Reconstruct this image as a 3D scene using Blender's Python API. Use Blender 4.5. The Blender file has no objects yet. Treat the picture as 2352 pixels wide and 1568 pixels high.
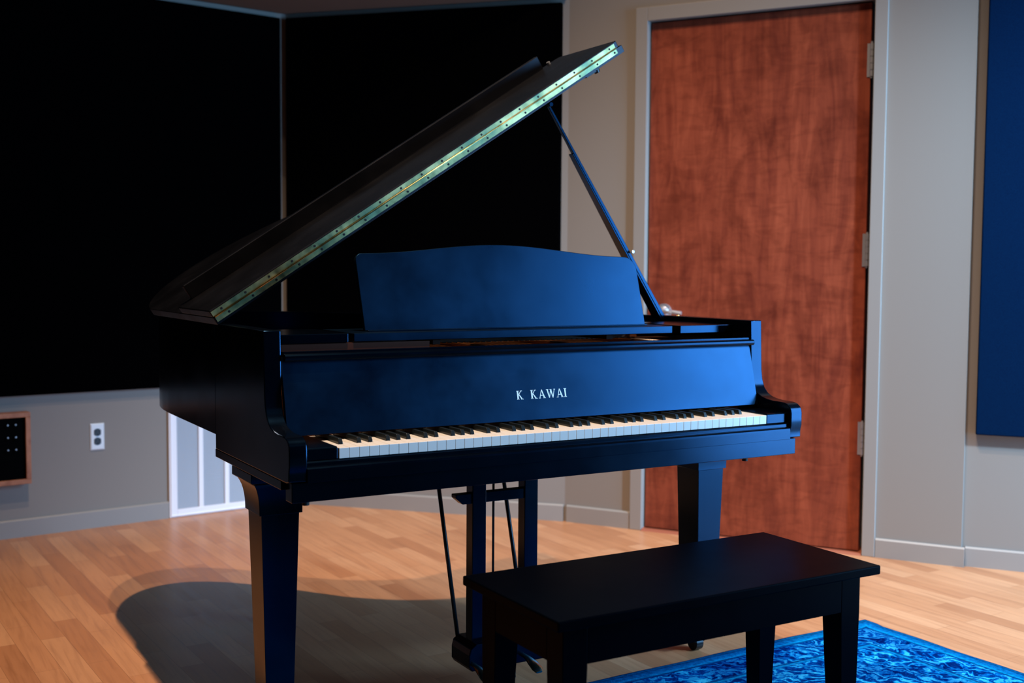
import bpy, bmesh, math, random
import numpy as np
from mathutils import Vector, Matrix
random.seed(4)
sc = bpy.context.scene
COL = sc.collection

# ------------------------------------------------------------------ helpers
def tag(o, label=None, cat=None, group=None, kind=None):
    if label: o['label'] = label
    if cat: o['category'] = cat
    if group: o['group'] = group
    if kind: o['kind'] = kind
    return o

def empty(name, loc=(0, 0, 0), rz=0.0):
    o = bpy.data.objects.new(name, None); COL.objects.link(o)
    o.location = loc; o.rotation_euler = (0, 0, rz); o.empty_display_size = .05
    return o

class MB:
    """collects geometry in world coordinates and links it as one object"""
    def __init__(s): s.v = []; s.f = []; s.sm = []
    def add(s, vs, fs, smooth=False):
        b = len(s.v); s.v += [tuple(map(float, p)) for p in vs]
        for f in fs: s.f.append([b + i for i in f]); s.sm.append(smooth)
        return s
    def box(s, x0, x1, y0, y1, z0, z1, M=None):
        vs = [(x0,y0,z0),(x1,y0,z0),(x1,y1,z0),(x0,y1,z0),(x0,y0,z1),(x1,y0,z1),(x1,y1,z1),(x0,y1,z1)]
        if M is not None: vs = [tuple(M @ Vector(p)) for p in vs]
        return s.add(vs, [(0,3,2,1),(4,5,6,7),(0,1,5,4),(1,2,6,5),(2,3,7,6),(3,0,4,7)])
    def loft(s, rings, smooth=False, caps=True):
        n = len(rings[0]); vs = [p for r in rings for p in r]; fs = []
        for k in range(len(rings) - 1):
            for i in range(n):
                j = (i + 1) % n
                fs.append((k*n+i, k*n+j, (k+1)*n+j, (k+1)*n+i))
        s.add(vs, fs, smooth)
        if caps:
            b = len(s.v) - len(vs)
            s.f.append([b + i for i in range(n)][::-1]); s.sm.append(False)
            s.f.append([b + (len(rings)-1)*n + i for i in range(n)]); s.sm.append(False)
        return s
    def prism_x(s, prof, x0, x1, smooth=False):      # prof: (y,z) polygon
        return s.loft([[(x0, y, z) for y, z in prof], [(x1, y, z) for y, z in prof]], smooth)
    def prism_z(s, poly, z0, z1, smooth=False):
        return s.loft([[(x, y, z0) for x, y in poly], [(x, y, z1) for x, y in poly]], smooth)
    def tube(s, a, b, r, n=12, r2=None):
        a = Vector(a); b = Vector(b); d = (b - a).normalized(); r2 = r if r2 is None else r2
        u = d.orthogonal().normalized(); w = d.cross(u)
        R = lambda c, q: [tuple(c + u*q*math.cos(2*math.pi*i/n) + w*q*math.sin(2*math.pi*i/n)) for i in range(n)]
        return s.loft([R(a, r), R(b, r2)], True)
    def path(s, pts, rads, n=10, flat=1.0):
        rings = []
        for i, p in enumerate(pts):
            p = Vector(p); d = (Vector(pts[min(i+1, len(pts)-1)]) - Vector(pts[max(i-1, 0)])).normalized()
            u = Vector((1, 0, 0)); u = (u - d*u.dot(d)).normalized(); w = d.cross(u)
            r = rads[i] if hasattr(rads, '__len__') else rads
            rings.append([tuple(p + u*r*math.cos(2*math.pi*k/n) + w*r*flat*math.sin(2*math.pi*k/n)) for k in range(n)])
        return s.loft(rings, True)
    def build(s, name, mat, parent=None, bevel=0, seg=2, M=None, smooth_angle=None):
        inv = Matrix.Identity(4)
        if parent is not None:
            chain = parent
            W = Matrix.Identity(4)
            while chain is not None:
                W = Matrix.Translation(chain.location) @ chain.rotation_euler.to_matrix().to_4x4() @ W
                chain = chain.parent
            inv = W.inverted()
        vs = [Vector(p) for p in s.v]
        if M is not None: vs = [M @ p for p in vs]
        vs = [inv @ p for p in vs]
        me = bpy.data.meshes.new(name); me.from_pydata([tuple(p) for p in vs], [], s.f); me.update()
        for p, q in zip(me.polygons, s.sm): p.use_smooth = q
        bm = bmesh.new(); bm.from_mesh(me)
        bmesh.ops.recalc_face_normals(bm, faces=bm.faces)
        if any(s.sm):
            for e in bm.edges:
                if len(e.link_faces) != 2 or e.calc_face_angle(0) > .6: e.smooth = False
        bm.to_mesh(me); bm.free()
        o = bpy.data.objects.new(name, me); COL.objects.link(o)
        if parent is not None: o.parent = parent
        if mat is not None: me.materials.append(mat)
        if bevel:
            m = o.modifiers.new('Bevel', 'BEVEL'); m.width = bevel; m.segments = seg; m.limit_method = 'ANGLE'; m.angle_limit = math.radians(40)
            m.harden_normals = False
        return o

def frame2(A, B):
    """2-d wall frame: origin, along, room-facing normal (towards the camera)"""
    A = np.array(A, float); B = np.array(B, float); d = (B - A)/np.linalg.norm(B - A)
    n = np.array([d[1], -d[0]])
    return A, d, n
def wallM(fr):
    A, d, n = fr      # local: x along, y = out from the wall into the room, z up
    return Matrix(((d[0], n[0], 0, A[0]), (d[1], n[1], 0, A[1]), (0, 0, 1, 0), (0, 0, 0, 1)))

# ------------------------------------------------------------------ materials
def srgb(r, g, b):
    f = lambda c: (c/12.92 if c <= .04045 else ((c + .055)/1.055)**2.4)
    return (f(r/255), f(g/255), f(b/255), 1)
def mat(name, col=(.5,.5,.5,1), rough=.5, metal=0, spec=.5, **kw):
    m = bpy.data.materials.new(name); m.use_nodes = True
    b = m.node_tree.nodes['Principled BSDF']
    b.inputs['Base Color'].default_value = col if len(col) == 4 else (*col, 1)
    b.inputs['Roughness'].default_value = rough; b.inputs['Metallic'].default_value = metal
    b.inputs['Specular IOR Level'].default_value = spec
    for k, v in kw.items(): b.inputs[k.replace('_', ' ')].default_value = v
    return m
def N(m, t, **kw):
    n = m.node_tree.nodes.new(t)
    for k, v in kw.items(): setattr(n, k, v)
    return n
def L(m, a, b): m.node_tree.links.new(a, b)
def P(m): return m.node_tree.nodes['Principled BSDF']
def coords(m, scale=(1,1,1), rot=(0,0,0), kind='Object', loc=(0,0,0)):
    t = N(m, 'ShaderNodeTexCoord'); q = N(m, 'ShaderNodeMapping')
    q.inputs['Scale'].default_value = scale; q.inputs['Rotation'].default_value = rot; q.inputs['Location'].default_value = loc
    L(m, t.outputs[kind], q.inputs['Vector']); return q.outputs['Vector']
def noise(m, vec, scale=5, detail=4, rough=.5, dist=0):
    n = N(m, 'ShaderNodeTexNoise'); n.inputs['Scale'].default_value = scale; n.inputs['Detail'].default_value = detail
    n.inputs['Roughness'].default_value = rough; n.inputs['Distortion'].default_value = dist
    if vec is not None: L(m, vec, n.inputs['Vector'])
    return n.outputs['Fac']
def ramp(m, fac, stops, interp='LINEAR'):
    r = N(m, 'ShaderNodeValToRGB'); e = r.color_ramp.elements; r.color_ramp.interpolation = interp
    while len(e) < len(stops): e.new(.5)
    for i, (p, c) in enumerate(stops):
        e[i].position = p; e[i].color = c if len(c) == 4 else (*c, 1)
    L(m, fac, r.inputs['Fac']); return r.outputs['Color']
def mix(m, fac, a, b, mode='MIX'):
    n = N(m, 'ShaderNodeMix', data_type='RGBA', blend_type=mode)
    for s, v in ((n.inputs[0], fac), (n.inputs[6], a), (n.inputs[7], b)):
        if hasattr(v, 'links'): L(m, v, s)
        else: s.default_value = v
    return n.outputs[2]
def math_(m, op, a, b=None, c=None):
    n = N(m, 'ShaderNodeMath', operation=op)
    for s, v in zip(n.inputs, (a, b, c)):
        if v is None: continue
        if hasattr(v, 'links'): L(m, v, s)
        else: s.default_value = v
    return n.outputs[0]
def bump(m, h, strength=.2, dist=.01):
    n = N(m, 'ShaderNodeBump'); n.inputs['Strength'].default_value = strength; n.inputs['Distance'].default_value = dist
    L(m, h, n.inputs['Height']); L(m, n.outputs['Normal'], P(m).inputs['Normal'])

# painted wall
m_wall = mat('wall_paint', srgb(152, 143, 136), .75, spec=.25)
f = noise(m_wall, coords(m_wall, kind='Generated'), 3, 3)
v = noise(m_wall, coords(m_wall), 260, 2)
L(m_wall, mix(m_wall, math_(m_wall, 'MULTIPLY', f, .16), srgb(140, 134, 128), srgb(116, 110, 108)), P(m_wall).inputs['Base Color'])
bump(m_wall, v, .12, .002)
m_trim = mat('trim_paint', srgb(146, 142, 138), .45, spec=.45)
m_ceil = mat('ceiling_paint', srgb(112, 100, 92), .9, spec=.1)

# plank floor
m_floor = mat('plank_floor', (.4,.25,.15,1), .34, spec=.4)
vec = coords(m_floor, (1, 1, 1), (0, 0, math.radians(-93 + 180)))
br = N(m_floor, 'ShaderNodeTexBrick'); L(m_floor, vec, br.inputs['Vector'])
br.offset = .37; br.offset_frequency = 2; br.squash = 1; br.squash_frequency = 2
for k, v_ in dict(Scale=1.0).items(): br.inputs[k].default_value = v_
br.inputs['Brick Width'].default_value = .46; br.inputs['Row Height'].default_value = .071
br.inputs['Mortar Size'].default_value = .0007; br.inputs['Mortar Smooth'].default_value = .3
br.inputs['Bias'].default_value = -.05
br.inputs['Color1'].default_value = (0, 0, 0, 1); br.inputs['Color2'].default_value = (1, 1, 1, 1); br.inputs['Mortar'].default_value = (.3, .3, .3, 1)
plank = ramp(m_floor, br.outputs['Color'], [(0, srgb(178, 122, 84)), (.3, srgb(192, 136, 96)), (.65, srgb(198, 143, 103)), (1, srgb(206, 154, 114))])
gv = coords(m_floor, (38, 2.2, 1), (0, 0, math.radians(-3)))
g = noise(m_floor, gv, 1.6, 5, .6, .6)
grain = ramp(m_floor, g, [(.3, (.80, .76, .72)), (.55, (1, 1, 1)), (.75, (1.0, .98, .95))])
c1 = mix(m_floor, 1.0, plank, grain, 'MULTIPLY')
big = noise(m_floor, coords(m_floor), 1.7, 2)
c2 = mix(m_floor, 1.0, c1, ramp(m_floor, big, [(.3, (.88, .86, .84)), (.6, (1, 1, 1))]), 'MULTIPLY')
seam = math_(m_floor, 'MULTIPLY', br.outputs['Fac'], .55)
L(m_floor, mix(m_floor, seam, c2, srgb(95, 62, 42)), P(m_floor).inputs['Base Color'])
L(m_floor, ramp(m_floor, g, [(.2, (.30,)*3), (.8, (.42,)*3)]), P(m_floor).inputs['Roughness'])

# door veneer
m_door = mat('cherry_veneer', (.2,.06,.03,1), .36, spec=.4)
v1 = noise(m_door, coords(m_door, (7, 7, 1.1)), 2.2, 6, .6, 1.2)
v2 = noise(m_door, coords(m_door, (1.4, 1.4, 1.0), loc=(3, 1, 0)), 2.6, 5, .62, 1.6)
v3 = noise(m_door, coords(m_door, (60, 60, 2.5)), 2.0, 3, .5, .3)
v4 = noise(m_door, coords(m_door, (3, 3, 9)), 3.2, 5, .6, .8)
ca = ramp(m_door, v1, [(.30, srgb(116, 52, 38)), (.5, srgb(138, 66, 46)), (.72, srgb(158, 80, 56))])
cb = ramp(m_door, v2, [(.32, (.66, .60, .60)), (.52, (1, .98, .97)), (.70, (1.0, 1.0, 1.0))])
cc = mix(m_door, 1.0, ca, cb, 'MULTIPLY')
cd = mix(m_door, 1.0, cc, ramp(m_door, v3, [(.3, (.93, .92, .92)), (.6, (1, 1, 1))]), 'MULTIPLY')
ce = mix(m_door, 1.0, cd, ramp(m_door, v4, [(.35, (.80, .76, .76)), (.55, (1, 1, 1))]), 'MULTIPLY')
L(m_door, ce, P(m_door).inputs['Base Color'])

# black satin lacquer of the piano; blue of reflected light put into specular tint
def lacquer(name, base=(.0004, .0008, .0022, 1), rough=.3, spec=.5, tint=(.03, .40, 1, 1), rv=.04):
    m = mat(name, base, rough, spec=spec)
    P(m).inputs['Specular Tint'].default_value = tint
    f = noise(m, coords(m), 7, 5, .6)
    L(m, ramp(m, f, [(.25, (rough - rv,)*3), (.75, (rough + rv,)*3)]), P(m).inputs['Roughness'])
    return m
m_black = lacquer('black_satin_lacquer', rough=.19)
m_lid = lacquer('black_lid_lacquer', base=(.0005, .0005, .0008, 1), rough=.36, spec=.45, tint=(.75, .8, 1, 1), rv=.08)
m_fall = lacquer('black_rubbed_lacquer', rough=.31, spec=.78, rv=.06)
m_slip = lacquer('black_polished_edge', rough=.20, spec=.42, rv=.03)
m_bench = lacquer('black_bench_lacquer', rough=.32, spec=.02, tint=(.5, .7, 1, 1))
m_white = mat('key_white', srgb(235, 232, 226), .25, spec=.5)
m_bkey = mat('key_black', (.006, .010, .012, 1), .35, spec=.3)
m_brass = mat('brass', srgb(176, 186, 128), .26, metal=1)
fb = noise(m_brass, coords(m_brass), 14, 3, .5)
L(m_brass, ramp(m_brass, fb, [(.35, srgb(118, 136, 104)), (.5, srgb(168, 164, 114)), (.68, srgb(228, 208, 146))]), P(m_brass).inputs['Base Color'])
L(m_brass, ramp(m_brass, noise(m_brass, coords(m_brass), 30, 2), [(.3, (.30,)*3), (.7, (.50,)*3)]), P(m_brass).inputs['Roughness'])
m_screw = mat('dark_screw', (.01, .01, .01, 1), .5, spec=.3)
m_gold = mat('gold_plate', srgb(150, 92, 48), .42, metal=.8)
m_iwood = mat('inner_wood', srgb(120, 70, 40), .5)
m_drail = mat('dark_rail_wood', srgb(74, 38, 24), .7, spec=.15)
m_felt = mat('dark_felt', (.02, .012, .01, 1), .95, spec=.1)
m_string = mat('string_steel', srgb(150, 140, 130), .35, metal=1)
m_pedal = mat('pedal_brass', srgb(190, 200, 170), .2, metal=1)
m_letter = mat('inlaid_letter', srgb(205, 225, 225), .4, metal=.3)
m_steel = mat('brushed_steel', srgb(200, 205, 215), .36, metal=.75)
m_rod = mat('dark_rod', (.02, .025, .03, 1), .3, metal=.6)
m_cloth = mat('black_acoustic_cloth', (.0006, .0006, .0008, 1), 1, spec=0)
L(m_cloth, ramp(m_cloth, noise(m_cloth, coords(m_cloth), 400, 2), [(.3, (.0004, .0004, .0006)), (.7, (.0010, .0010, .0013))]), P(m_cloth).inputs['Base Color'])
m_bcloth = mat('navy_acoustic_cloth', (.004, .03, .10, 1), 1, spec=.05)
L(m_bcloth, ramp(m_bcloth, noise(m_bcloth, coords(m_bcloth), 300, 2), [(.3, (.0002, .008, .034)), (.7, (.0003, .013, .050))]), P(m_bcloth).inputs['Base Color'])
m_vent = mat('vent_enamel', srgb(240, 240, 246), .4, spec=.4)
m_ventin = mat('vent_slat_enamel', srgb(200, 205, 214), .5, spec=.3)
m_plate = mat('outlet_plate', srgb(228, 236, 242), .3, spec=.6)
m_sock = mat('outlet_socket', srgb(40, 44, 52), .45)
m_oak = mat('box_wood', srgb(168, 108, 76), .5)
L(m_oak, ramp(m_oak, noise(m_oak, coords(m_oak, (3, 3, 3)), 9, 4), [(.3, srgb(146, 88, 60)), (.7, srgb(184, 122, 88))]), P(m_oak).inputs['Base Color'])
m_pblack = mat('patch_black', (.0005, .0005, .0006, 1), .6, spec=.02)
m_thresh = mat('threshold_wood', srgb(150, 84, 62), .4)
m_gap = mat('gap_dark', (.002, .002, .002, 1), .9, spec=.0)
m_rubber = mat('rubber', (.01, .01, .01, 1), .6)

# ------------------------------------------------------------------ camera (solved from the photograph)
F, CX, CY, CZ, YAW, PIT, ROL = 2639.018, -.9123, -2.3113, 1.1284, .5259, -.0620, .0067
cy_, sy_, cp_, sp_ = math.cos(YAW), math.sin(YAW), math.cos(PIT), math.sin(PIT)
fw = Vector((sy_*cp_, cy_*cp_, sp_)); rt = Vector((cy_, -sy_, 0)); up = rt.cross(fw)
r2 = rt*math.cos(ROL) + up*math.sin(ROL); u2 = -rt*math.sin(ROL) + up*math.cos(ROL)
cam = bpy.data.cameras.new('camera'); co = bpy.data.objects.new('camera', cam); COL.objects.link(co)
co.matrix_world = Matrix(((r2.x, u2.x, -fw.x, CX), (r2.y, u2.y, -fw.y, CY), (r2.z, u2.z, -fw.z, CZ), (0, 0, 0, 1)))
cam.lens = F/2352*36; cam.sensor_width = 36; cam.clip_start = .05
cam.dof.use_dof = True; cam.dof.focus_distance = 2.85; cam.dof.aperture_fstop = 3.2
sc.camera = co

# ------------------------------------------------------------------ room
ZC = 2.323; ZT = 6.3
A1, D1 = np.array((-.384, 2.808)), np.array((.99200425, .12620447))
n1 = np.array((D1[1], -D1[0]))
W1 = frame2(A1 - n1*.012, A1 - n1*.012 + D1)                 # wall plane 12 mm behind the baseboard
U1 = 1.313
K12 = W1[0] + D1*U1
DO = np.array((2.0898, 1.6924)); dd = np.array((math.cos(-.9965), math.sin(-.9965)))
nd = np.array((dd[1], -dd[0]))
WD = frame2(DO + nd*.014, DO + nd*.014 + dd)
K2d = WD[0] + dd*(-.378)
W2 = frame2(K12, K2d); LEN2 = float(np.linalg.norm(K2d - K12))
E0 = WD[0] + dd*1.297
E1 = E0 - nd*.022
W4 = frame2(E1, E1 + np.array((math.cos(-.935), math.sin(-.935))))
M1, M2, MD, M4 = map(wallM, (W1, W2, WD, W4))

def wall(name, M, x0, x1, z1, th=.10):
    return tag(MB().box(x0, x1, -th, 0, -.02, z1).build(name, m_wall, M=M), kind='structure')
wall('wall_left', M1, -3.4, U1 + .05, ZT)
wall('wall_back', M2, -.0, LEN2, ZT)
# door wall with an opening
b = MB()
b.box(-.378, -.012, -.10, 0, -.02, ZT); b.box(.930, 1.297, -.10, 0, -.02, ZT); b.box(-.012, .930, -.10, 0, 2.195, ZT)
tag(b.build('wall_door', m_wall, M=MD), kind='structure')
wall('wall_right', M4, 0, 2.6, ZT)
fl = tag(MB().box(-5, 7, -6, 4.2, -.05, 0).build('floor', m_floor), kind='structure')
# low ceiling along the two panelled walls, high ceiling above the middle of the room
b = MB()
i1 = lambda M, x, y, z: tuple(M @ Vector((x, y, z)))
pts_out = [i1(M1, -3.4, -.02, 0)[:2], i1(M1, U1, -.02, 0)[:2], tuple(K12 + np.array((.01, .02))), tuple(K2d + np.array((.01, .02)))]
pts_in = [tuple(K2d + W2[2]*.02 - W2[1]*.02), i1(M2, .5, .34, 0)[:2], i1(M1, .9, .42, 0)[:2], i1(M1, -3.4, .42, 0)[:2]]
b.prism_z(pts_out + pts_in, ZC, ZC + .12)
b.box(-5, 7, -6, 4.2, ZT, ZT + .05)
tag(b.build('ceiling', m_ceil), kind='structure')

def baseboard(name, M, x0, x1, h=.076, t=.012):
    b = MB(); prof = [(0, 0), (t, 0), (t, h - .006), (t - .005, h), (0, h)]
    b.loft([[(x0, y, z) for y, z in prof], [(x1, y, z) for y, z in prof]])
    return tag(b.build(name, m_trim, M=M), kind='structure')
baseboard('baseboard_left', M1, -3.4, .718, .076)
baseboard('baseboard_left', M1, 1.150, U1, .076)
baseboard('baseboard_back', M2, 0, LEN2 - .006)
baseboard('baseboard_door', MD, -.366, -.064)
baseboard('baseboard_door', MD, .978, 1.309)
baseboard('baseboard_right', M4, .012, 2.6)

# door casing (trim), door slab, hinges, handle
b = MB(); fo = .014
for x0, x1, z0, z1 in ((-.062, -.008, 0, 2.245), (.926, .976, 0, 2.245), (-.008, .926, 2.187, 2.245)):
    b.box(x0, x1, -.004, fo, z0, z1)
b.box(-.012, -.006, -.08, .004, 0, 2.19); b.box(.924, .930, -.08, .004, 0, 2.19); b.box(-.012, .93, -.08, .004, 2.187, 2.193)
tag(b.build('trim_1', m_trim, M=MD, bevel=.002), kind='structure')
Mdoor = wallM(frame2(DO, DO + dd))
dr = MB().box(.000, .909, -.044, 0, .012, 2.181).build('door_1', m_door, M=Mdoor, bevel=.0015)
tag(dr, kind='structure')
def on_door(b, name, mt, **k): return b.build(name, mt, parent=dr, M=Mdoor, **k)
for z0, z1 in ((1.893, 2.022), (1.152, 1.281), (.402, .533)):
    b = MB()
    for k in range(5):
        q0 = z0 + (z1 - z0)*k/5; b.tube((.914, .008, q0 + .0012), (.914, .008, q0 + (z1 - z0)/5 - .0012), .0072, 14)
    b.tube((.914, .008, z0 - .006), (.914, .008, z1 + .006), .0045, 10)
    b.box(.896, .914, -.002, .003, z0, z1)
    on_door(b, 'hinge', m_steel)
b = MB()
b.tube((.075, 0, .955), (.075, .012, .955), .034, 24); b.tube((.075, .012, .955), (.075, .03, .955), .024, 20, .014)
b.tube((.075, .02, .955), (.075, .055, .955), .011, 14)
b.path([Mp for Mp in [(.062, .052, .955), (.09, .055, .956), (.13, .057, .955), (.17, .055, .952)]], [.012, .011, .009, .008], 10)
on_door(b, 'door_handle', m_steel)
on_door(MB().box(.001, .906, -.02, .0022, .0, .011), 'door_sweep', m_gap)
tag(MB().loft([[(x, y, z) for y, z in ((-.08, 0), (.034, 0), (.022, .009), (-.08, .011))] for x in (-.006, .924)]).build('trim_2', m_thresh, M=Mdoor), kind='structure')

# acoustic panels
def panel(M, x0, x1, z0, z1, t, mt, label):
    r = M @ Vector(((x0 + x1)/2, .0, z0))
    o = MB().box(x0, x1, .0005, t, z0, z1)
    e = empty('acoustic_panel', r)
    o.build('fabric_face', mt, parent=e, M=M, bevel=.006, seg=3)
    fb_ = MB().box(x0 + .01, x1 - .01, .0002, t*.5, z0 + .01, z1 - .01)
    fb_.build('backing_board', m_gap, parent=e, M=M)
    tag(e, label, 'acoustic panel')
panel(M1, -2.6, 1.272, .595, 2.297, .030, m_cloth, 'black fabric acoustic panel above the outlet and white floor vent')
panel(M2, .012, LEN2 - .028, .62, 2.300, .030, m_cloth, 'black fabric acoustic panel behind the raised piano lid, beside the door wall')
panel(M4, .036, 1.9, .515, 2.32, .036, m_bcloth, 'navy blue fabric acoustic panel to the right of the wooden door')

# vent grille
vt = empty('floor_vent', M1 @ Vector((.93, .012, 0)))
tag(vt, 'white metal return air vent with fine slats, set low in the left wall', 'vent')
V0, V1, VZ = .720, 1.148, .565
b = MB()
b.box(V0, V0 + .037, 0, .014, .001, VZ); b.box(V1 - .037, V1, 0, .014, .001, VZ)
b.box(V0 + .037, V1 - .037, 0, .014, .001, .036); b.box(V0 + .037, V1 - .037, 0, .014, VZ - .036, VZ)
b.box(V0 + .008, V1 - .008, .010, .018, .006, .011); b.box(V0 + .006, V0 + .010, .010, .018, .006, VZ - .006)
b.build('vent_frame', m_vent, parent=vt, M=M1, bevel=.002)
for x0 in (.860, .985):
    MB().box(x0, x0 + .021, .002, .013, .034, VZ - .034).build('divider', m_vent, parent=vt, M=M1, bevel=.001)
for xa, xb in ((V0 + .037, .860), (.881, .985), (1.006, V1 - .037)):
    b = MB(); z = .040
    while z < VZ - .04:
        b.add([(xa, .001, z + .004), (xb, .001, z + .004), (xb, .010, z - .001), (xa, .010, z - .001),
               (xa, .001, z + .005), (xb, .001, z + .005), (xb, .010, z), (xa, .010, z)],
              [(0,1,2,3), (7,6,5,4), (3,2,6,7), (0,4,5,1), (0,3,7,4), (1,5,6,2)]); z += .0082
    b.box(xa, xb, .0003, .001, .034, VZ - .034)
    tag(b.build('slat_panel', m_ventin, parent=vt, M=M1))

# outlet
ou = empty('power_outlet', M1 @ Vector((.406, 0, .338)))
tag(ou, 'small white wall outlet plate with two dark sockets, left of the vent', 'outlet')
b = MB(); rg = lambda y, i: [(.376 + i, y, .338 + i), (.436 - i, y, .338 + i), (.436 - i, y, .454 - i), (.376 + i, y, .454 - i)]
b.loft([rg(.0002, 0), rg(.003, 0), rg(.007, .005)])
b.build('plate', m_plate, parent=ou, M=M1)
for zc in (.4155, .3765):
    b = MB(); ring = []
    for k in range(24):
        a = 2*math.pi*k/24; ring.append((.406 + .0165*max(-.86, min(.86, math.cos(a))) * 1.05, zc + .0165*math.sin(a)))
    b.loft([[(x, .0065, z) for x, z in ring], [(x, .0085, z) for x, z in ring]])
    s_ = b.build('socket', m_sock, parent=ou, M=M1)
    b = MB(); b.box(.3990, .4005, .0084, .0088, zc - .001, zc + .008); b.box(.4115, .4130, .0084, .0088, zc - .001, zc + .007); b.tube((.406, .0084, zc - .008), (.406, .0088, zc - .008), .0024, 10)
    b.build('slot', m_gap, parent=s_, M=M1)
MB().tube((.406, .007, .396), (.406, .0082, .396), .003, 10).build('screw', m_steel, parent=ou, M=M1)

# wood-framed patch box
pb = empty('patch_box', M1 @ Vector((-.1, 0, .23)))
tag(pb, 'wood-framed black connector box on the left wall, with small silver jacks', 'connector box')
X0, X1, Z0, Z1, T = -.42, .119, .2305, .5285, .056
b = MB(); w = .020
b.box(X0, X1, 0.0005, T, Z0, Z0 + w); b.box(X0, X1, 0.0005, T, Z1 - w, Z1); b.box(X1 - w, X1, 0.0005, T, Z0 + w, Z1 - w); b.box(X0, X0 + w, 0.0005, T, Z0 + w, Z1 - w)
b.build('wooden_frame', m_oak, parent=pb, M=M1, bevel=.002)
MB().box(X0 + w, X1 - w, .001, T - .014, Z0 + w, Z1 - w).build('black_panel', m_pblack, parent=pb, M=M1)
for u in (.031, .062):
    for z in (.473, .4215, .3700):
        b = MB(); b.tube((u, T - .014, z), (u, T - .010, z), .0105, 20); b.build('jack', m_pblack, parent=pb, M=M1)
        b = MB(); b.tube((u, T - .012, z + .006), (u, T - .006, z + .006), .0032, 10); b.build('jack_tab', m_steel, parent=pb, M=M1)

# ------------------------------------------------------------------ rug
def rug_mat():
    m = mat('woven_rug', (.0, .1, .4, 1), .95, spec=.0)
    t = N(m, 'ShaderNodeTexCoord'); s = N(m, 'ShaderNodeSeparateXYZ'); L(m, t.outputs['Object'], s.inputs[0])
    dx = math_(m, 'SUBTRACT', RW/2, math_(m, 'ABSOLUTE', s.outputs[0])); dy = math_(m, 'SUBTRACT', RH/2, math_(m, 'ABSOLUTE', s.outputs[1]))
    d = math_(m, 'MINIMUM', dx, dy)
    wn = N(m, 'ShaderNodeTexNoise'); wn.inputs['Scale'].default_value = 13; wn.inputs['Detail'].default_value = 3; L(m, t.outputs['Object'], wn.inputs['Vector'])
    off = N(m, 'ShaderNodeVectorMath', operation='MULTIPLY_ADD'); L(m, wn.outputs['Color'], off.inputs[0]); off.inputs[1].default_value = (.12, .12, .12); L(m, t.outputs['Object'], off.inputs[2])
    vo = N(m, 'ShaderNodeTexVoronoi', feature='SMOOTH_F1'); vo.inputs['Scale'].default_value = 15; vo.inputs['Smoothness'].default_value = .4; L(m, off.outputs[0], vo.inputs['Vector'])
    wv = N(m, 'ShaderNodeTexWave', wave_type='RINGS', rings_direction='SPHERICAL'); wv.inputs['Scale'].default_value = 9; wv.inputs['Distortion'].default_value = 9; wv.inputs['Detail'].default_value = 3; wv.inputs['Detail Scale'].default_value = 3.2
    L(m, off.outputs[0], wv.inputs['Vector'])
    n2 = noise(m, off.outputs[0], 24, 5, .65, .8)
    motif = math_(m, 'ADD', math_(m, 'MULTIPLY', wv.outputs['Fac'], .36), math_(m, 'ADD', math_(m, 'MULTIPLY', n2, .72), math_(m, 'MULTIPLY', vo.outputs['Distance'], .42)))
    fcol = ramp(m, motif, [(.44, (.0004, .012, .10)), (.60, (.0006, .035, .20)), (.70, (.0005, .085, .36)), (.82, (.002, .20, .56)), (.95, (.03, .46, .80))])
    bigp = noise(m, t.outputs['Object'], 5.2, 2)
    fcol = mix(m, 1.0, fcol, ramp(m, bigp, [(.38, (.45, .45, .6)), (.58, (1, 1, 1))]), 'MULTIPLY')
    # border bands by distance from the edge
    bands = ramp(m, math_(m, 'MULTIPLY', d, 2.5), [(0, (.001, .03, .10)), (.025, (.002, .11, .30)), (.05, (.001, .06, .2)), (.07, (.002, .13, .38)), (.105, (.002, .15, .42)), (.130, (.002, .28, .62)), (.150, (.001, .05, .2)), (.17, (.001, .05, .2)), (.42, (.001, .05, .2)), (.445, (.001, .05, .2)), (.46, (.002, .26, .6)), (.49, (.001, .05, .2))])
    isf = ramp(m, math_(m, 'MULTIPLY', d, 2.5), [(0, (0, 0, 0)), (.158, (0, 0, 0)), (.17, (1, 1, 1)), (.42, (1, 1, 1)), (.435, (.1, .1, .1)), (.475, (.1, .1, .1)), (.49, (1, 1, 1))])
    hatch = noise(m, coords(m, (1, 1, 1)), 90, 3)
    bands = mix(m, 1.0, bands, ramp(m, hatch, [(.35, (.55, .55, .6)), (.6, (1, 1, 1))]), 'MULTIPLY')
    L(m, mix(m, isf, bands, fcol), P(m).inputs['Base Color'])
    bump(m, noise(m, coords(m), 420, 2), .5, .003)
    return m
RW, RH = 2.30, 1.62
rz = math.radians(1.7)
m_rug = rug_mat()
rc = Vector((1.916, .276)) - Matrix.Rotation(rz, 2) @ Vector((RW/2, RH/2))
me_v = []; b = MB(); NX, NY = 92, 66
rs = random.Random(2)
ph = [(rs.uniform(3, 9), rs.uniform(0, 6.28)) for _ in range(6)]
def edge_w(t): return sum(.0011*math.sin(k*t + p) for k, p in ph)
grid = []
for j in range(NY + 1):
    for i in range(NX + 1):
        x = -RW/2 + RW*i/NX; y = -RH/2 + RH*j/NY
        x += edge_w(y*3)*(1 if i in (0, NX) else .3); y += edge_w(x*3 + 2)*(1 if j in (0, NY) else .3)
        z = .0075 + .0008*math.sin(9*x + 2*y)*math.cos(7*y)
        if i in (0, NX) or j in (0, NY): z = .0052
        if (i > NX - 3 and j > NY - 3): z += .003
        grid.append((x, y, z))
vs = grid + [(x, y, .0004) for x, y, z in grid]; n0 = len(grid); fs = []
q = lambda i, j: j*(NX + 1) + i
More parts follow.
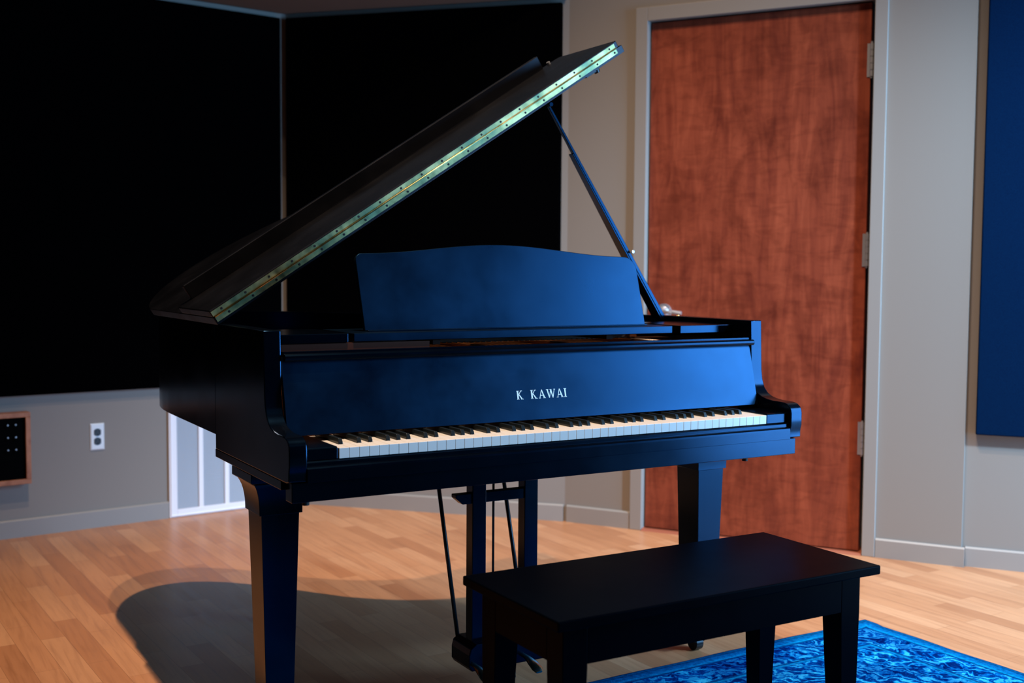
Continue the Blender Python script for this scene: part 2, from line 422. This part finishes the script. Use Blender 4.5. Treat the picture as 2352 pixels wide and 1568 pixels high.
for j in range(NY):
    for i in range(NX):
        fs.append((q(i, j), q(i+1, j), q(i+1, j+1), q(i, j+1)))
for i in range(NX):
    fs.append((q(i, 0) + n0, q(i+1, 0) + n0, q(i+1, 0), q(i, 0))); fs.append((q(i, NY), q(i+1, NY), q(i+1, NY) + n0, q(i, NY) + n0))
for j in range(NY):
    fs.append((q(0, j), q(0, j+1), q(0, j+1) + n0, q(0, j) + n0)); fs.append((q(NX, j) + n0, q(NX, j+1) + n0, q(NX, j+1), q(NX, j)))
fs.append((q(0, 0) + n0, q(0, NY) + n0, q(NX, NY) + n0, q(NX, 0) + n0))
b.add(vs, fs, True)
rug = b.build('area_rug', m_rug)
rug.location = (rc.x, rc.y, 0); rug.rotation_euler = (0, 0, rz)
tag(rug, 'bright blue patterned area rug with banded border under the bench', 'rug')

# ------------------------------------------------------------------ piano bench
ZR = .0086
be = empty('piano_bench', (.605, -.405, ZR), .0069)
tag(be, 'glossy black wooden piano bench with square tapered legs, in front of the keyboard', 'bench')
BL, BW, BZ = .835, .368, .493
Mb = Matrix.Translation((.1877, -.5895, 0)) @ Matrix.Rotation(.0069, 4, 'Z')
b = MB().box(0, BL, 0, BW, BZ - .020, BZ); b.build('seat_top', m_bench, parent=be, M=Mb, bevel=.003, seg=3)
MB().box(.05, BL - .05, .05, BW - .05, BZ - .030, BZ - .0202).build('seat_batten', m_bench, parent=be, M=Mb)
ins = .030; ap0, ap1 = BZ - .100, BZ - .0205; lw = .056
for (x0, x1, y0, y1) in ((ins + lw, BL - ins - lw, ins, ins + .018), (ins + lw, BL - ins - lw, BW - ins - .018, BW - ins),
                         (ins, ins + .018, ins + lw, BW - ins - lw), (BL - ins - .018, BL - ins, ins + lw, BW - ins - lw)):
    MB().box(x0, x1, y0, y1, ap0, ap1).build('apron', m_bench, parent=be, M=Mb, bevel=.001)
for sx in (0, 1):
    for sy in (0, 1):
        cx0 = ins if sx == 0 else BL - ins; cy0 = ins if sy == 0 else BW - ins
        ex = 1 if sx == 0 else -1; ey = 1 if sy == 0 else -1
        def ring(z, w, o=0): return [(cx0 + ex*o, cy0 + ey*o, z), (cx0 + ex*(o + w), cy0 + ey*o, z), (cx0 + ex*(o + w), cy0 + ey*(o + w), z), (cx0 + ex*o, cy0 + ey*(o + w), z)]
        MB().loft([ring(ap1, lw), ring(ap0 - .01, lw), ring(ZR, .036, .004)]).build('leg', m_bench, parent=be, M=Mb, bevel=.0015)

# ------------------------------------------------------------------ grand piano
pn = empty('grand_piano', (.611, .6, 0))
tag(pn, 'black satin grand piano with its lid propped open and music desk up', 'piano')
XL, XR = -.1164, 1.3384; XI, XJ = -.0764, 1.2984
def pp(mb, name, mt, parent=None, **k): return mb.build(name, mt, parent=parent or pn, **k)

# rim outline behind the cheeks (outer)
ctrl = [(XL, .54), (XL, .75), (XL, .95), (-.115, 1.05), (-.108, 1.15), (-.088, 1.25), (-.045, 1.34), (.02, 1.405), (.10, 1.432), (.19, 1.42), (.28, 1.365),
        (.37, 1.275), (.45, 1.17), (.53, 1.065), (.62, .97), (.72, .89), (.84, .83), (.97, .795), (1.10, .765), (1.21, .73), (1.285, .68), (1.326, .615), (XR, .54)]
def cat(ps, k=6):
    out = []
    for i in range(len(ps) - 1):
        p0, p1, p2, p3 = ps[max(i-1, 0)], ps[i], ps[i+1], ps[min(i+2, len(ps)-1)]
        for s in range(k):
            t = s/k
            out.append(tuple(.5*((2*p1[a]) + (-p0[a] + p2[a])*t + (2*p0[a] - 5*p1[a] + 4*p2[a] - p3[a])*t*t + (-p0[a] + 3*p1[a] - 3*p2[a] + p3[a])*t**3) for a in (0, 1)))
    out.append(ps[-1]); return out
outer = cat(ctrl)
def offset(ps, t):
    o = []
    for i, p in enumerate(ps):
        a = np.array(ps[max(i-1, 0)]); c = np.array(ps[min(i+1, len(ps)-1)]); d = (c - a)/np.linalg.norm(c - a)
        o.append((p[0] + d[1]*t, p[1] - d[0]*t))
    return o
inner = offset(outer, .040)
def strip(b, oc, ic, z0, z1):
    n = len(oc); rings = [[(oc[i][0], oc[i][1], z0), (oc[i][0], oc[i][1], z1), (ic[i][0], ic[i][1], z1), (ic[i][0], ic[i][1], z0)] for i in range(n)]
    b.loft(rings); return b
pp(strip(MB(), outer, inner, .712, .990), 'rim', m_black, bevel=.0012)
# cheeks (S-shaped arms)
prof = [(.155, .991), (.1525, .93), (.1505, .880), (.149, .850), (.145, .824), (.136, .803), (.122, .789), (.105, .7805), (.085, .776), (.06, .7735), (.035, .7735), (.016, .7725),
        (.003, .769), (-.006, .763), (-.011, .755), (-.013, .745), (-.013, .712), (-.010, .702), (-.009, .694), (-.009, .679), (.005, .6755), (.54, .6755), (.54, .991)]
for x0, x1 in ((XL, XI), (XJ, XR)):
    pp(MB().prism_x(prof, x0, x1, True), 'cheek', m_black, bevel=.0022)
# keybed
pp(MB().box(XL, XR, .040, .543, .655, .6755).box(XL + .010, XR - .010, -.0005, .0398, .632, .675), 'keybed', m_slip, bevel=.0015)
kb = [o for o in bpy.data.objects if o.name == 'keybed'][0]
for x, y in ((-.065, .03), (1.175, .03)): MB().tube((x, y, .620), (x, y, .633), .008, 12).build('screw_head', m_rubber, parent=kb)
# key slip with rounded top
sp_prof = [(-.0005, .6755), (-.0125, .6755), (-.0125, .7000), (-.0115, .7045), (-.008, .7075), (-.003, .7085), (-.003, .716), (.001, .719), (.006, .7195), (.0095, .717), (.0095, .6755)]
pp(MB().prism_x(sp_prof, XI + .0005, XJ - .0005), 'key_slip', m_slip, bevel=.0008)
# key blocks
for x0, x1 in ((XI + .001, -.0025), (1.2245, XJ - .001)):
    pr = [(.0015, .720), (.0015, .744), (.004, .747), (.198, .747), (.198, .720)]
    pp(MB().prism_x(pr, x0, x1), 'key_block', m_slip, bevel=.0015)
# keys
WK = .0235
def has_black(i): return i < 51 and (i % 7) in (0, 2, 3, 5, 6)      # sharp between white i and i+1
off = {0: .0015, 2: -.0018, 3: .0018, 5: -.0022, 6: 0}
def bc(i): return (i + 1)*WK + off[i % 7]
for i in range(52):
    x0, x1 = i*WK + .00045, (i + 1)*WK - .00045
    l = bc(i-1) + .0066 if i > 0 and has_black(i-1) else x0
    r = bc(i) - .0066 if has_black(i) else x1
    yb, ym = .198, .0495
    poly = [(x0, 0), (x1, 0), (x1, ym)]
    if r < x1: poly.append((r, ym))
    poly += [(r, yb), (l, yb)]
    if l > x0: poly.append((l, ym))
    poly.append((x0, ym))
    k_ = MB().prism_z(poly, .7205, .7434)
    pp(k_, 'white_key', m_white, bevel=.0007)
for i in range(51):
    if not has_black(i): continue
    c = bc(i); w0, w1 = .0054, .0042
    R = lambda y, z, w: [(c - w, y, z)]
    b = MB(); zb, zt = .736, .7555
    sec = [(.0515, zb, w0, w0), (.0530, zb, w0, w0)]
    A = [(c - w0, .0510, zb), (c + w0, .0510, zb), (c + w0, .198, zb), (c - w0, .198, zb)]
    B = [(c - w0*.98, .0530, .7475), (c + w0*.98, .0530, .7475), (c + w0*.98, .198, .7475), (c - w0*.98, .198, .7475)]
    Cc = [(c - w1, .0575, zt), (c + w1, .0575, zt), (c + w1, .198, zt), (c - w1, .198, zt)]
    b.loft([A, B, Cc]); pp(b, 'black_key', m_bkey, bevel=.0012)
pp(MB().box(XI + .001, XJ - .001, .010, .205, .676, .7200), 'key_frame', m_felt)
# fallboard
fp = [(.1600, .930), (.1535, .905), (.1470, .88), (.1405, .855), (.1345, .83), (.1290, .807), (.1240, .786), (.1200, .771), (.1175, .763), (.1160, .758)]
fbk = [(y + .014, z) for y, z in fp][::-1]
b = MB().loft([[(x, y, z) for y, z in fp + fbk] for x in (XI + .002, XJ - .002)], True)
fall = pp(b, 'fallboard', m_fall)
for p in fall.data.polygons: p.use_smooth = True
rp = [(.1445, .9245), (.1430, .9285), (.1440, .9335), (.1475, .9370), (.152, .9380), (.158, .9378), (.158, .9425), (.172, .9425), (.178, .9400), (.178, .9215), (.148, .9215)]
MB().prism_x(rp, -.070, XJ + .006).build('fallboard_rail', m_slip, parent=fall, bevel=.0008)
# lettering  K KAWAI
def glyph(ch):
    def stroke(x0, y0, x1, y1, w0, w1=None):
        w1 = w0 if w1 is None else w1
        return [(x0 - w0/2, y0), (x0 + w0/2, y0), (x1 + w1/2, y1), (x1 - w1/2, y1)]
    ser = lambda x, y, w: [(x - w/2, y), (x + w/2, y), (x + w/2, y + .06), (x - w/2, y + .06)]
    if ch == 'K': return [stroke(.14, 0, .14, 1, .20), stroke(.20, .44, .60, 1, .09), stroke(.70, 0, .32, .55, .20, .13), ser(.14, 0, .32), ser(.14, .94, .32), ser(.71, 0, .34), ser(.62, .94, .28)], .92
    if ch == 'A': return [stroke(.08, 0, .42, 1, .08), stroke(.76, 0, .42, 1, .20, .12), [(.22, .30), (.62, .30), (.60, .38), (.24, .38)], ser(.08, 0, .26), ser(.76, 0, .34)], .90
    if ch == 'W': return [stroke(.12, 1, .36, 0, .18, .12), stroke(.36, 0, .62, 1, .08), stroke(.62, 1, .86, 0, .18, .12), stroke(.86, 0, 1.14, 1, .08), ser(.12, .94, .34), ser(.60, .94, .30), ser(1.14, .94, .26)], 1.24
    if ch == 'I': return [stroke(.12, 0, .12, 1, .18), ser(.12, 0, .36), ser(.12, .94, .36)], .3
H_ = .0215; zb = .8085
def face_y(z):   # y of the leaning board at height z
    for (ya, za), (yb_, zb_) in zip(fp, fp[1:]):
        if zb_ <= z <= za: return ya + (yb_ - ya)*(za - z)/(za - zb_)
    return .16
for chars, xs in (('K', .5205), ('KAWAI', .5610)):
    x = xs; b = MB()
    for ch in chars:
        polys, adv = glyph(ch)
        for pl in polys:
            q3 = [(x + px*H_*.97, zb + py*H_) for px, py in pl]
            b.loft([[(px, face_y(pz) + .0002, pz) for px, pz in q3], [(px, face_y(pz) - .0004, pz) for px, pz in q3]])
        x += (adv + .20)*H_*.97
    b.build('lettering', m_letter, parent=fall)
# inside: lock rail, pin block, plate, soundboard, strings, dampers
pp(MB().box(XI + .002, XJ - .002, .200, .222, .722, .905), 'lock_rail', m_iwood)
inp = offset(outer, .0415)
def poly_inside(y0): return [p for p in inp if p[1] >= y0]
pl = poly_inside(.56)
floorpoly = [(XI + .002, .24), (XJ - .002, .24), (XJ - .002, .55)] + pl[::-1] + [(XI + .002, .55)]
pp(MB().prism_z(floorpoly, .790, .800), 'soundboard', m_iwood)
pp(MB().box(XI + .002, XJ - .002, .225, .40, .860, .905), 'pin_block', m_iwood, bevel=.002)
ins2 = offset(outer, .075); pl2 = [p for p in ins2 if p[1] >= .6]
platepoly = [(XI + .02, .275), (XJ - .02, .275), (XJ - .03, .56)] + pl2[::-1] + [(XI + .02, .56)]
plate = MB().prism_z(platepoly, .9055, .9135)
pl_o = pp(plate, 'iron_plate', m_gold, bevel=.002)
for k in range(5):
    x = .02 + k*.27; MB().box(x, x + .022, .40, (1.25, 1.15, .95, .76, .68)[k], .9138, .926).build('plate_strut', m_gold, parent=pl_o, bevel=.003)
b = MB()
for k in range(72):
    x = -.03 + k*(1.28/72); ang = .0
    ymax = max([p[1] for p in pl2 if abs(p[0] - x) < .05] + [.5]) - .06
    b.tube((x, .33, .930), (x, max(.5, ymax), .930), .0008, 5)
o = pp(b, 'strings', m_string); o['kind'] = 'stuff'
b = MB()
for r_ in range(3):
    for k in range(72):
        x = -.03 + k*(1.28/72); b.tube((x, .29 + r_*.018, .912), (x, .29 + r_*.018, .931), .0030, 6)
o = pp(b, 'tuning_pins', m_gold); o['kind'] = 'stuff'
b = MB()
for k in range(66):
    x = -.03 + k*(1.15/66); b.box(x, x + .010, .452, .475, .931, .951)
o = pp(b, 'dampers', m_bkey); o['kind'] = 'stuff'
pp(MB().box(XI + .003, XJ - .003, .440, .450, .935, .9525), 'damper_rail', m_iwood)
pp(MB().box(XI + .003, .33, .234, .246, .925, .9535), 'inner_rail', m_drail)
# side rails and music shelf
for x0, x1 in ((XI + .001, .115), (1.107, XJ - .001)):
    pp(MB().box(x0, x1, .230, .46, .9545, .9765), 'desk_rail', m_black, bevel=.0015)
shelf = pp(MB().box(.129, 1.0795, .230, .440, .9560, .9760), 'music_shelf', m_fall, bevel=.0015)
for x in (.35, .87): MB().box(x - .01, x + .01, .235, .43, .944, .9558).build('shelf_slide', m_felt, parent=shelf)
# music desk
n = 40; top = []; 
for k in range(n + 1):
    t = k/n; x = .1790 + (.9985+.034 - .1790)*t
    top.append((x, .197 + .028*math.sin(math.pi*min(1, max(0, (t - .08)/.84)))**1.6))
DH = .2
def corner(cx, cz, r, a0, a1): return [(cx + r*math.cos(a0 + (a1-a0)*i/8), cz + r*math.sin(a0 + (a1-a0)*i/8)) for i in range(9)]
xl, xr = .1795, 1.0325
outl = [(.1870, 0)] + corner(xl + .018, .197 - .018, .018, math.pi, math.pi/2)
for k in range(1, n):
    t = k/n; x = xl + .018 + (xr - .045 - xl - .018)*t
    outl.append((x, .1975 + .0275*(math.sin(math.pi*t)**2) ))
outl += corner(xr - .040, .197 - .040, .040, math.pi/2, 0.12) + [(1.0375, 0)]
th = math.radians(13.5)
ring = lambda o: [(x, .3 + z*math.sin(th) + o*math.cos(th), .9765 + z*math.cos(th) - o*math.sin(th)) for x, z in outl]
desk = pp(MB().loft([ring(0), ring(.012)]), 'music_desk', m_fall, bevel=.0015)
for x in (.42, .80): MB().box(x - .008, x + .008, .352, .362, .977, 1.075).build('desk_prop', m_felt, parent=desk)
b = MB().box(.190, 1.034, .286, .2995, .9763, .9795); b.build('desk_ledge', m_fall, parent=desk, bevel=.001)

# lid
hp = Vector((-.131, .5, 1.0065)); ang = math.radians(32.91); dl = Vector((math.cos(ang), 0, math.sin(ang))); nl = Vector((-math.sin(ang), 0, math.cos(ang)))
Ml = Matrix(((dl.x, 0, nl.x, hp.x), (0, 1, 0, 0), (dl.z, 0, nl.z, hp.z), (0, 0, 0, 1)))      # local: s, y(world), off
lid_o = [(0.0, .50)] + [(0.0, .54)] + [(x - XL + .012, y + .012) for x, y in outer[6:-14]]
lo = offset([(p[0], p[1]) for p in outer], -.012)
lid_poly = [(0, .500)] + [(x - XL + .0, y) for x, y in lo[2:-6]] 
lid_poly = [(max(0, s), y) for s, y in lid_poly] + [(1.449, .62), (1.449, .500)]
LT = .022
lid = pp(MB().prism_z(lid_poly, -LT, -.0003), 'lid', m_lid, M=Ml, bevel=.003)
FLIP = 1.0
fl_poly = [(.000, .500), (1.437, .500), (1.437, .800), (1.425, .812), (.012, .812), (.0, .80)]
flap = pp(MB().prism_z(fl_poly, .0003, .0195), 'lid_flap', m_lid, M=Ml, bevel=.0025)
MB().box(.040, 1.352, .788, .806, .0195, .062).build('flap_lip', m_lid, parent=flap, M=Ml, bevel=.002)
b = MB().tube((1.385, .800, .019), (1.385, .800, .027), .006, 12); b.build('flap_bumper', m_steel, parent=flap, M=Ml)
# continuous brass hinge on the two front edges
b = MB(); b.box(.004, 1.424, .4985, .5002, -.0150, -.0012)
lf = b.build('hinge_leaf', m_brass, parent=lid, M=Ml)
b = MB(); b.box(.002, 1.424, .4985, .5002, .0012, .0150); b.build('hinge_leaf', m_brass, parent=flap, M=Ml)
b = MB(); b.tube((.004, .4970, 0), (1.426, .4970, 0), .0022, 10); b.build('hinge_pin', m_brass, parent=lid, M=Ml)
for offz, par in ((.0085, flap), (-.0090, lid)):
    for k in range(20):
        s = .030 + k*.0722 + (.0 if offz > 0 else .012)
        MB().tube((s, .4989, offz), (s, .4978, offz), .0030, 10).build('hinge_screw', m_screw, parent=par, M=Ml)
b = MB(); b.tube((1.345, .522, -LT), (1.345, .522, -LT - .012), .011, 14, .008); b.box(1.30, 1.345, .515, .529, -LT - .006, -LT)
b.build('lid_bumper', m_rod, parent=lid, M=Ml)
# lid knuckles at the spine side
for y in (.62, .98): pp(MB().tube((XL + .004, y - .03, .9975), (XL + .004, y + .03, .9975), .006, 10), 'spine_hinge', m_brass)
# prop stick
Pt, Pb_ = Vector((.866, .545, 1.603)), Vector((1.300, .545, .978))
d = (Pb_ - Pt).normalized(); sd = Vector((d.z, 0, -d.x)); sd = -sd if sd.x > 0 else sd     # towards lower left
def bar(p0, p1, t0, t1, d0, d1, a0=0, a1=0, y=0):
    """bar from p0 to p1: thickness t towards the lower left, depth d along y, at both ends"""
    v = []
    for p, t, dp, a in ((p0, t0, d0, a0), (p1, t1, d1, a1)):
        v.append([tuple(p + sd*a + Vector((0, y, 0))), tuple(p + sd*(a + t) + Vector((0, y, 0))), tuple(p + sd*(a + t) + Vector((0, y + dp, 0))), tuple(p + sd*a + Vector((0, y + dp, 0)))])
    return MB().loft(v)
stk = pp(bar(Pt, Pb_, .007, .012, .009, .034, -.003, -.004), 'prop_stick', m_black, bevel=.0012)
q0 = Pt + (Pb_ - Pt)*.205; q1 = Pt + (Pb_ - Pt)*.985
bar(q0, q1, .004, .005, .022, .044, .0045, .0085, .001).build('half_stick', m_black, parent=stk, bevel=.001)
b = MB(); b.tube(Pt + Vector((0, -.01, .004)), Pt + Vector((0, .01, .004)), .006, 10); b.build('prop_tip', m_black, parent=stk)
b = MB(); c_ = Pt + (Pb_ - Pt)*.672 - sd*.006; b.tube(c_ + Vector((0, -.012, 0)), c_ + Vector((0, -.006, 0)), .0045, 10); b.build('pivot_pin', m_steel, parent=stk)
b = MB(); c_ = Pb_ + Vector((.012, -.02, .004)); b.tube(c_, c_ + Vector((.014, -.012, .010)), .0035, 8); b.build('catch_pin', mat('catch_brass', srgb(220, 180, 110), .3, metal=1), parent=stk)

# legs
def piano_leg(x0, x1, y0, y1):
    def R(z, ex0, ex1, ey0, ey1): return [(x0 - ex0, y0 - ey0, z), (x1 + ex1, y0 - ey0, z), (x1 + ex1, y1 + ey1, z), (x0 - ex0, y1 + ey1, z)]
    o_l = .0279 if x0 < .5 else .017; o_r = .017 if x0 < .5 else .0299
    if .2 < x0 < 1.0: o_l = o_r = .02
    rings = [R(.6545, o_l, o_r, .017, .030), R(.634, o_l, o_r, .017, .030)]
    for k in range(9):
        a = k/8*math.pi/2; q_ = 1 - math.sin(a)
        z = .632 - (1 - math.cos(a))*.072
        rings.append(R(z, .004 + (o_l - .006)*q_, .004 + (o_r - .006)*q_, .004 + .012*q_, .004 + .025*q_))
    rings += [R(.553, .004, .004, .004, .004), R(.5525, -.002, -.002, -.002, -.002)]
    w = .014
    rings.append(R(.11, -w, -w, -w*.8, -w*.8)); rings.append(R(.105, -w*.6, -w*.6, -w*.5, -w*.5)); rings.append(R(.075, -w*.6, -w*.6, -w*.5, -w*.5)); rings.append(R(.072, -w*1.2, -w*1.2, -w, -w))
    leg = pp(MB().loft(rings, True), 'leg', m_black, bevel=.001)
    cx_, cy_2 = (x0 + x1)/2, (y0 + y1)/2
    b = MB(); b.tube((cx_, cy_2, .035), (cx_, cy_2, .073), .014, 12); b.tube((cx_ - .012, cy_2 + .008, .024), (cx_ + .012, cy_2 + .008, .024), .0235, 20); b.box(cx_ - .018, cx_ + .018, cy_2 - .012, cy_2 + .014, .030, .046)
    b.build('caster', m_rod, parent=leg)
piano_leg(-.0885, .008, .268, .372)
piano_leg(1.212, 1.3085, .268, .372)
piano_leg(.215, .305, 1.15, 1.245)
pp(MB().box(.24, .40, 1.05, 1.25, .632, .7125), 'leg_block', m_black)
pp(MB().box(.10, .9, .56, .62, .66, .7125), 'under_brace', m_black)

# pedal lyre
ly = pp(MB().box(.44, .775, .30, .43, .610, .6318), 'pedal_lyre', m_black, bevel=.003)
YP = .312
for x0, x1 in ((.4945, .5355), (.6535, .6950)):
    MB().box(x0, x1, YP, YP + .036, .148, .6105).build('post', m_black, parent=ly, bevel=.002)
b = MB(); pr = [(.447, .5440), (.447, .535), (.468, .5170), (.690, .5170), (.690, .5440)]
b.loft([[(x, YP + .004, z) for x, z in pr], [(x, YP + .030, z) for x, z in pr]])
b.build('crosspiece', m_black, parent=ly, bevel=.0015)
b = MB(); bx = [(.474, .122), (.479, .140), (.494, .150), (.716, .150), (.732, .140), (.738, .122), (.738, .090), (.730, .078), (.482, .078), (.474, .090)]
b.loft([[(x, .287, z) for x, z in bx], [(x, .392, z) for x, z in bx]])
b.build('pedal_box', m_slip, parent=ly, bevel=.003)
for x in (.474 + .010, .556, .637):
    b = MB(); b.path([(x, .33, .094), (x, .290, .099), (x, .262, .098), (x, .238, .092), (x, .214, .083), (x, .204, .077)], [.0085, .009, .0105, .0150, .0160, .010], 14, .36)
    b.build('pedal', m_pedal, parent=ly)
for x, y in ((.529, .36), (.592, .375)):
    MB().tube((x, y, .16), (x, y, .635), .0034, 8).build('pedal_rod', m_rod, parent=ly)
for xa in (.493, .700):
    MB().tube((xa, .384, .120), (xa, .560, .700), .0058, 10).build('brace_rod', m_rod, parent=ly)

# ------------------------------------------------------------------ lights
def area(name, loc, target, sx, sy, col, energy, spread=180):
    l = bpy.data.lights.new(name, 'AREA'); l.shape = 'RECTANGLE'; l.size = sx; l.size_y = sy; l.color = col; l.energy = energy; l.spread = math.radians(spread)
    o = bpy.data.objects.new(name, l); COL.objects.link(o); o.location = loc
    o.rotation_euler = (Vector(target) - Vector(loc)).to_track_quat('-Z', 'Y').to_euler(); return o
def spot(name, loc, target, col, energy, size, blend=.4, rad=.03):
    l = bpy.data.lights.new(name, 'SPOT'); l.color = col; l.energy = energy; l.spot_size = math.radians(size); l.spot_blend = blend; l.shadow_soft_size = rad
    o = bpy.data.objects.new(name, l); COL.objects.link(o); o.location = loc
    o.rotation_euler = (Vector(target) - Vector(loc)).to_track_quat('-Z', 'Y').to_euler(); return o
WARM = (1.0, .72, .50)
spot('ceiling_spot', (.17, -.09, 6.0), (1.15, .85, 0), WARM, 1050, 56, .9, .03)
spot('ceiling_spot', (.12, -.95, 6.0), (1.30, .85, 0), WARM, 720, 56, .9, .03)
area('window_light', (3.84, -1.84, 1.50), (3.04, -1.24, 1.50), 2.0, 2.9, (.24, .57, 1.0), 300)
spot('wall_fill_spot', (3.2, -2.7, 2.9), (2.80, .5, .70), (.50, .75, 1.0), 1450, 54, .9, .12)  # cool spot added to brighten the right wall, floor and rug
area('ceiling_fill', (1.2, -2.6, 3.6), (1.2, 1.5, .8), 1.5, 1.5, (1.0, .86, .76), 1)
w = bpy.data.worlds.new('World'); sc.world = w; w.use_nodes = True
bg = w.node_tree.nodes['Background']; bg.inputs[0].default_value = (.5, .6, .8, 1); bg.inputs[1].default_value = .006

# ------------------------------------------------------------------ render look
sc.view_settings.view_transform = 'Standard'; sc.view_settings.look = 'None'; sc.view_settings.gamma = 1; sc.view_settings.exposure = 0.0
sc.view_settings.use_curve_mapping = False
sc.cycles.use_denoising = True
sc.cycles.max_bounces = 8; sc.cycles.diffuse_bounces = 4; sc.cycles.glossy_bounces = 4
sc.cycles.sample_clamp_indirect = 6; sc.cycles.caustics_reflective = False; sc.cycles.caustics_refractive = False
